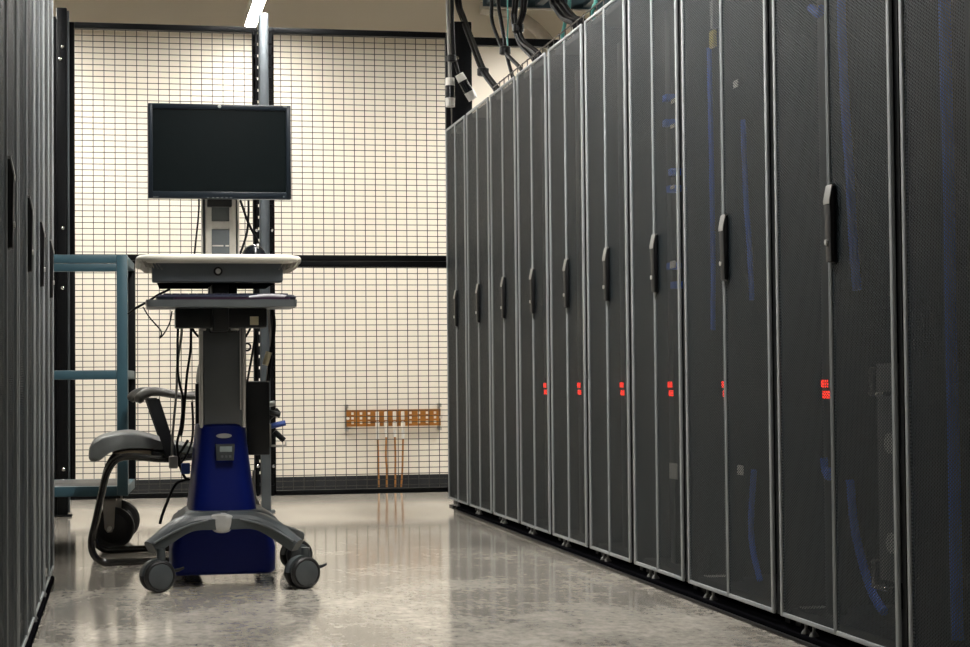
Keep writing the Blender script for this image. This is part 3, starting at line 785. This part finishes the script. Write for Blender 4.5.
# -- lift column
zc1 = c(222, 327).z
xa, xb = c(203.5, 400).x, c(242.5, 400).x
MB().box((xa, YC+.004, Z1-.02), (xb, YC+.10, zc1), .006).obj('lift_column', 'colm', cart)
m = MB()
m.box((c(199.8, 400).x, YC+.002, Z1-.004), (xa-.0005, YC+.075, zc1), .003); m.box((c(240, 400).x, YC-.004, c(222, 410).z), (c(241.5, 400).x, YC+.0035, zc1), .001)
m.box((xb+.0005, YC+.01, Z1-.004), (c(246, 400).x, YC+.085, zc1), .003)
m.obj('column_rail', 'alu', cart)
for x0_, x1_ in ((201, 206), (230.5, 239)): MB().box((c(x0_, 320).x, YC-.012, c(222, 330.5).z), (c(x1_, 320).x, YC+.02, c(222, 326.8).z), .002).obj('clamp_block', 'alu', cart)
for x0_, x1_ in ((203, 208), (230.5, 238)): MB().box((c(x0_, 320).x, YC-.06, c(222, 312).z), (c(x1_, 320).x, YC+.0, c(222, 306.5).z), .002).obj('clamp_block', 'alu', cart)
# -- keyboard mechanism under the tray
MB().box((c(175.5, 318, 6.12).x, 6.12, c(222, 327.5, 6.12).z), (c(267, 318, 6.12).x, 6.24, c(222, 308, 6.12).z), .005).obj('tray_mechanism', 'black', cart)
MB().box((c(212, 318, 6.11).x, 6.10, c(222, 331, 6.1).z), (c(229, 318, 6.1).x, 6.25, c(222, 283, 6.1).z), .006).obj('tray_neck', 'black', cart)
MB().box((c(250, 318, 6.118).x, 6.117, c(250, 325, 6.118).z), (c(258.5, 318, 6.118).x, 6.1205, c(250, 316.5, 6.118).z)).obj('paper_label', 'paper', cart)
# -- keyboard tray
kz0, kz1 = c(222, 306.5, 5.98).z, c(222, 299.5, 5.98).z
loft(MB(), [(kz0, c(147.5, 302, 5.98).x, c(297, 302, 5.98).x, 5.98, 6.24, .012), (kz1, c(146, 302, 5.98).x, c(297.3, 302, 5.98).x, 5.978, 6.245, .012)]).obj('keyboard_tray', 'slate2', cart)
# -- work surface, bull-nosed, cream
wz0, wz1 = c(222, 262.8, 6.0).z, c(222, 254, 6.0).z; wl, wr = c(135.5, 260, 6.1).x, c(301, 260, 6.1).x
h_ = wz1-wz0; secs = []
for k in range(9):
    a = -pi/2+pi*k/8; ins = h_*.5*(1-cos(a)); secs.append((wz0+h_*.5*(1+sin(a)), wl+ins, wr-ins, 5.99+ins, 6.47-ins, .10))
ws = loft(MB(), secs, n=10).obj('work_surface', 'cream', cart, smooth=60)
for sx, x0_ in ((1, wl+.016), (-1, wr-.016)):
    m = MB()
    for k in range(5):
        xx = x0_+sx*k*.0125
        zt2 = wz0+.016-.004*abs(k-1)
        m.prism([(xx, zt2), (xx+.005, zt2), (xx+.005+sx*.016, wz0-.013-.002*k), (xx+sx*.016, wz0-.013-.002*k)], 6.03, 6.36, 'y')
    m.obj('grip_fins', 'grip', ws)
for x0_, x1_ in ((wl+.010, wl+.075), (wr-.075, wr-.010)):
    loft(MB(), [(wz0-.012, x0_+.02, x1_-.006, 6.05, 6.36, .02), (wz0+.006, x0_, x1_, 6.02, 6.38, .03)]).obj('side_grip', 'grip', ws)
# -- drawer with lock
dz0, dz1 = c(222, 282, 6.03).z, c(222, 262.6, 6.03).z; dl, dr = c(152, 272, 6.03).x, c(283, 272, 6.03).x
dw = MB(); dw.box((dl, 6.03, dz0), (dr, 6.10, dz1), .006); dwo = dw.obj('drawer', 'slate', cart)
MB().box((dl+.012, 6.028, dz1-.005), (dr-.008, 6.034, dz1-.001)).obj('finger_lip', 'slate2', dwo)
lk = c(218, 271.3, 6.03)
MB().lathe([(.0, -.007), (.009, -.007), (.0145, -.004), (.0155, 0.001)], (lk.x, 6.03, lk.z), 'y', 24).obj('lock_collar', 'black', dwo)
MB().lathe([(.0, -.010), (.0085, -.010), (.0085, -.006)], (lk.x, 6.03, lk.z), 'y', 20).obj('lock', 'silver', dwo)
m = MB(); loft(m, [(dz0-.004, dl+.03, dr-.03, 6.10, 6.40, .01), (dz1+.002, dl+.004, dr-.004, 6.095, 6.42, .01)]); m.obj('drawer_case', 'inner', cart)
m = MB(); m.box((c(209, 290, 6.25).x, 6.24, zc1-.02), (c(237, 290, 6.25).x, 6.34, dz0+.01), .004); m.obj('column_head', 'black', cart)
# -- monitor support: aluminium uprights with dark infill
YM = 6.33
def cm(x, y): return at(x, y, Y=YM)
zmt, zmb = cm(220, 185).z, wz1-.004
m = MB()
for a, b_ in ((205.6, 211.6), (229.4, 235.9)): m.box((cm(a, 220).x, YM, zmb), (cm(b_, 220).x, YM+.03, zmt), .002)
m.box((cm(211, 220).x, YM+.001, cm(220, 228.6).z), (cm(230, 220).x, YM+.028, cm(220, 221.2).z), .002)
mu = m.obj('monitor_upright', 'alu', cart)
m = MB()
for a, b_ in ((201.9, 203.2), (237.6, 239.6)): m.box((cm(a, 220).x, YM+.01, zmb), (cm(b_, 220).x, YM+.055, zmt-.02), .001)
m.obj('side_fin', 'alu', mu)
MB().box((cm(211, 220).x, YM+.006, zmb), (cm(230, 220).x, YM+.026, cm(220, 229).z), .001).obj('lower_infill', 'slate', mu)
MB().box((cm(211, 220).x, YM+.006, cm(220, 221).z), (cm(230, 220).x, YM+.026, zmt), .001).obj('upper_infill', 'charcoal', mu)
m = MB(); m.box((cm(212.4, 246).x, YM+.003, cm(220, 246.3).z), (cm(223.5, 246).x, YM+.0065, cm(220, 245).z)); m.box((cm(225.5, 246).x, YM+.003, cm(220, 246.3).z), (cm(229, 246).x, YM+.0065, cm(220, 245).z)); m.obj('scale_mark', 'white', mu)
MB().box((cm(203, 246).x, YM+.03, zmb), (cm(238, 246).x, YM+.055, zmt), .003).obj('back_plate', 'galv', mu)

# ------------------------------------------------------------------ monitor
YS = 6.24
def s_(x, y): return at(x, y, Y=YS)
ml, mr_ = s_(148.3, 150).x, s_(291, 150).x; mt, mb_ = s_(220, 104.2).z, s_(220, 198.6).z
mon = thing('monitor', 'wide black flat monitor with a dark blank screen, mounted on the medical cart', 'monitor', ((ml+mr_)/2, YS, mb_))
il, ir, it, ib = s_(152.7, 150).x, s_(286, 150).x, s_(220, 109.5).z, s_(220, 191.7).z
m = MB()
m.box((ml, YS, mb_), (il, YS+.03, mt), .0025); m.box((ir, YS, mb_), (mr_, YS+.03, mt), .0025)
m.box((il-.002, YS+.0003, it), (ir+.002, YS+.03, mt), .0025); m.box((il-.002, YS+.0003, mb_), (ir+.002, YS+.03, ib), .0025)
m.obj('bezel', 'bezel', mon)
MB().box((il-.003, YS+.005, ib-.003), (ir+.003, YS+.009, it+.003)).obj('screen', 'screen', mon)
m = MB(); m.box((ml+.006, YS+.0285, mb_+.006), (mr_-.006, YS+.045, mt-.006), .006); loft(m, [(mb_+.05, ml+.12, mr_-.12, YS+.04, YS+.062, .008), (mt-.06, ml+.12, mr_-.12, YS+.04, YS+.062, .008)])
m.obj('back_shell', 'bezel', mon)
pl = s_(219.5, 106.4)
MB().lathe([(.0, -.0022), (.0055, -.002), (.0062, 0.001)], (pl.x, YS, pl.z), 'y', 20).obj('logo_badge', 'silver', mon)
m = MB()
for k, px in enumerate((207, 212, 216.5, 221, 225.5, 230)): m.box((s_(px, 196).x, YS-.0015, s_(px, 198.3).z), (s_(px+2.2, 196).x, YS+.002, s_(px, 197.0).z))
m.obj('buttons', 'slate2', mon)
m = MB(); m.box((s_(153, 196).x, YS-.0006, s_(153, 197.2).z), (s_(158.5, 196).x, YS+.001, s_(153, 196.2).z)); m.box((s_(283, 107).x, YS-.0006, s_(283, 107.6).z), (s_(287, 107).x, YS+.001, s_(283, 105.6).z)); m.box((s_(283, 196).x, YS-.0006, s_(283, 197.5).z), (s_(284.5, 196).x, YS+.001, s_(283, 196).z))
m.obj('badge_marks', 'slate2', mon)
MB().box((s_(208, 190).x, YS+.058, s_(220, 205).z), (s_(233, 190).x, YM-.001, s_(220, 150).z), .004).obj('mounting_plate', 'black', mon)

# ------------------------------------------------------------------ keyboard, mouse, computer
kb = thing('keyboard', 'thin dark keyboard lying on the grey tray under the cream surface', 'keyboard', (c(225, 299, 6.02).x, 6.08, kz1))
kl, kr = c(158, 296, 6.0).x, c(296, 296, 6.0).x
loft(MB(), [(kz1+.0004, kl, kr, 6.0, 6.15, .02), (kz1+.010, kl-.006, kr+.002, 5.995, 6.16, .02), (kz1+.017, kl+.004, kr-.006, 6.005, 6.155, .02)]).obj('case', 'key', kb)
m = MB()
for r_ in range(5):
    n_ = 15
    for k in range(n_):
        x0_ = kl+.02+(kr-kl-.04)*k/n_; m.box((x0_, 6.03+r_*.021, kz1+.016), (x0_+(kr-kl-.04)/n_-.003, 6.048+r_*.021, kz1+.0225+r_*.001), .002)
m.obj('keys', 'key', kb)
loft(MB(), [(kz1+.0006, kl+.05, kr-.02, 5.985, 6.005, .008), (kz1+.007, kl+.05, kr-.02, 5.983, 6.006, .008)]).obj('wrist_rest', 'plum', kb)
m = MB(); m.tube([c(249, 298, 6.0), c(265, 296, 6.0), c(282, 296.5, 6.0), c(293, 298.5, 6.02)], .007, 10, 6)
o = m.obj('sleeve', 'paleblue', kb)
ms = thing('computer_mouse', 'glossy black computer mouse resting on the cream work surface', 'mouse', (c(254, 252, 6.12).x, 6.12, wz1))
mx_ = c(254, 252, 6.12).x
rg = []
for k in range(7):
    a = pi/2*k/6; rg.append([Vector((mx_+cos(t_)*.040*cos(a), 6.12+sin(t_)*.055*cos(a), wz1+.0004+.040*sin(a))) for t_ in [2*pi*j/24 for j in range(24)]]) if k < 6 else rg.append([Vector((mx_+cos(2*pi*j/24)*.003, 6.12+sin(2*pi*j/24)*.003, wz1+.0404)) for j in range(24)])
MB().rings(rg).obj('shell', 'gloss', ms, smooth=60)
MB().lathe([(.008, -.003), (.009, 0), (.008, .003)], (mx_+.010, 6.083, wz1+.0315), 'x', 16).obj('scroll_wheel', 'silver', ms)
pc = thing('computer', 'black slim computer box strapped beside the cart column', 'computer', (c(258, 450, 6.475).x, 6.48, c(258, 455, 6.475).z))
def cp(x, y): return at(x, y, Y=6.475)
MB().box((cp(246.5, 400).x, 6.475, cp(258, 455).z), (cp(269.5, 400).x, 6.78, cp(258, 382).z), .003).obj('case', 'black', pc)
MB().box((cp(246.5, 400).x, 6.477, cp(258, 382).z), (cp(269.5, 400).x, 6.77, cp(258, 381).z), .001).obj('top_edge', 'slate2', pc)
MB().box((cp(195.5, 400).x, 6.475, cp(258, 424).z), (cp(246.5, 400).x, 6.50, cp(258, 383).z), .003).obj('holder_bracket', 'black', pc)
m = MB(); x0_ = cp(269.5, 400).x
m.box((x0_-.002, 6.485, cp(270, 447).z), (cp(286.5, 446).x, 6.491, cp(270, 445).z)); m.box((cp(285.5, 446).x, 6.485, cp(270, 447).z), (cp(286.7, 446).x, 6.491, cp(270, 442).z)); m.box((cp(270, 446).x, 6.485, cp(270, 447).z), (cp(271.5, 446).x, 6.491, cp(270, 424).z))
m.obj('wire_bracket', 'bracket', pc)
for k, (a, b_, mm_) in enumerate((((268, 427), (286, 423), 'blueplug'), ((268, 412), (281, 415), 'black'), ((268, 405), (276, 403), 'silver'), ((268, 420), (280, 410), 'black'), ((269, 425), (279, 426), 'white'), ((276, 432), (286, 441), 'black'))):
    p0_, p1_ = cp(*a), cp(*b_); p0_.y = p1_.y = 6.50+.01*k
    MB().tube([p0_, p1_], .010 if k != 4 else .006, 8).obj('plug', mm_, pc)

# ------------------------------------------------------------------ loose cables around the cart
def loose(pts, r, m, lab, Y=6.42, cat='cable', name='loose_cable'):
    P = []
    for q in pts: P.append(at(q[0], q[1], Y=q[2] if len(q) > 2 else Y))
    o = MB().tube(P, r*.8, 8, 7).obj(name, m); tag(o, lab, cat, 'cables hanging around the medical cart'); return o
loose([(178, 326), (177.5, 350), (178, 372), (180, 385), (183, 400), (181, 425), (177, 445), (180, 462)], .0055, 'cable', 'black cable with a bend, hanging left of the column to the grey plug')
loose([(182, 326), (181, 340), (179, 352), (177, 372), (176.5, 392), (173, 430), (172, 456)], .0055, 'greycable', 'pale grey cable hanging left of the cart column, leftmost of the long ones', 6.46)
loose([(191, 326), (190.5, 350), (187, 375), (185, 400), (183, 425), (181, 436)], .0055, 'cable', 'black cable hanging nearest the left side of the cart column')
loose([(191, 326), (196, 334), (203, 340)], .005, 'cable', 'short black cable looping from the tray mechanism to the column')
loose([(188, 440), (182, 450), (178, 458), (184, 476), (190, 480)], .006, 'cable', 'short black loop of cable beside the blue shroud')
loose([(192, 402), (193, 420), (192, 440), (186, 456), (178, 466)], .005, 'cable', 'black cable along the edge of the blue shroud')
loose([(188, 479), (176, 484), (168, 500), (162, 516), (160, 524)], .0065, 'cable', 'thick black cable sloping down to the left front leg of the cart')
loose([(143, 307), (150, 318), (161, 331), (160, 338), (165, 332), (170, 322), (172, 311)], .0028, 'cable', 'thin black wire dangling below the left end of the keyboard tray', 6.10)
loose([(128, 314), (136, 308), (147, 302), (158, 295), (170, 289)], .005, 'cable', 'black cord sticking out past the left end of the keyboard tray', 6.20)
loose([(199, 199), (198.5, 215), (196.5, 235), (194.5, 254)], .004, 'cable', 'thin black cable dropping from the monitor to the surface, left of the upright')
loose([(240, 200), (243, 208), (248, 222), (256, 238), (259, 245)], .0055, 'cable', 'black cable with a thick plug, from the monitor towards the mouse')
loose([(248.5, 200), (248.5, 215), (247, 232), (243, 246), (240, 254)], .005, 'cable', 'curved black cable from the monitor down behind the cream surface')
loose([(256, 328), (253, 350), (249, 372), (247, 383)], .005, 'cable', 'thin black cable right of the column, down to the computer box')
loose([(251, 327), (246, 336), (241, 341)], .005, 'cable', 'short black cable right of the column, under the tray mechanism')
loose([(272, 308), (274, 325), (272, 345), (270, 360), (268, 381)], .009, 'cable', 'thick black cable bundle hanging right of the tray mechanism')
loose([(268, 309), (270, 330), (271, 350), (268, 370), (267, 382)], .006, 'greycable', 'grey cable hanging right of the tray mechanism to the computer box')
loose([(254, 470), (254, 490), (258, 505), (264, 511)], .007, 'greycable', 'white cable running down to the cart base behind the blue shroud', 6.50)
p0_, p1_ = at(269, 352, Y=6.40), at(265, 365, Y=6.40)
tag(MB().tube([p0_, p1_], .011, 10).obj('cable_label', 'paper'), 'tan wrap label on the cables right of the cart column', 'label')
p0_ = at(247, 347, Y=6.46)
tag(MB().tube([Vector((p0_.x+cos(a)*.0125, 6.46, p0_.z+sin(a)*.0125)) for a in [2*pi*k/20 for k in range(21)]], .0035, 8).obj('ring_hook', 'black'), 'small black ring hook right of the cart column', 'hook')
g = thing('cable_plug', 'grey plug with a blue tab hanging left of the blue shroud', 'plug', tuple(at(174, 462, Y=6.42)))
a0 = at(174, 462, Y=6.42)
MB().box((a0.x-.017, 6.405, a0.z-.022), (a0.x+.013, 6.44, a0.z+.02), .004).obj('plug_body', 'greycable', g)
MB().box((at(181, 470, Y=6.42).x, 6.405, at(181, 474, Y=6.42).z), (at(190, 466, Y=6.42).x, 6.435, at(181, 463, Y=6.42).z), .004).obj('blue_tab', 'blueplug', g)

# ------------------------------------------------------------------ world and view
w = bpy.data.worlds.new('world'); sc.world = w; w.use_nodes = True
w.node_tree.nodes['Background'].inputs[0].default_value = (.5, .5, .5, 1); w.node_tree.nodes['Background'].inputs[1].default_value = .0
vs = sc.view_settings; vs.view_transform = 'Standard'; vs.look = 'None'; vs.gamma = 1; vs.use_curve_mapping = False; vs.exposure = 0.4
try:
    sc.cycles.use_denoising = True; sc.cycles.max_bounces = 10; sc.cycles.transparent_max_bounces = 24
except Exception: pass
for o in list(bpy.data.objects):
    if '_base' in o: del o['_base']
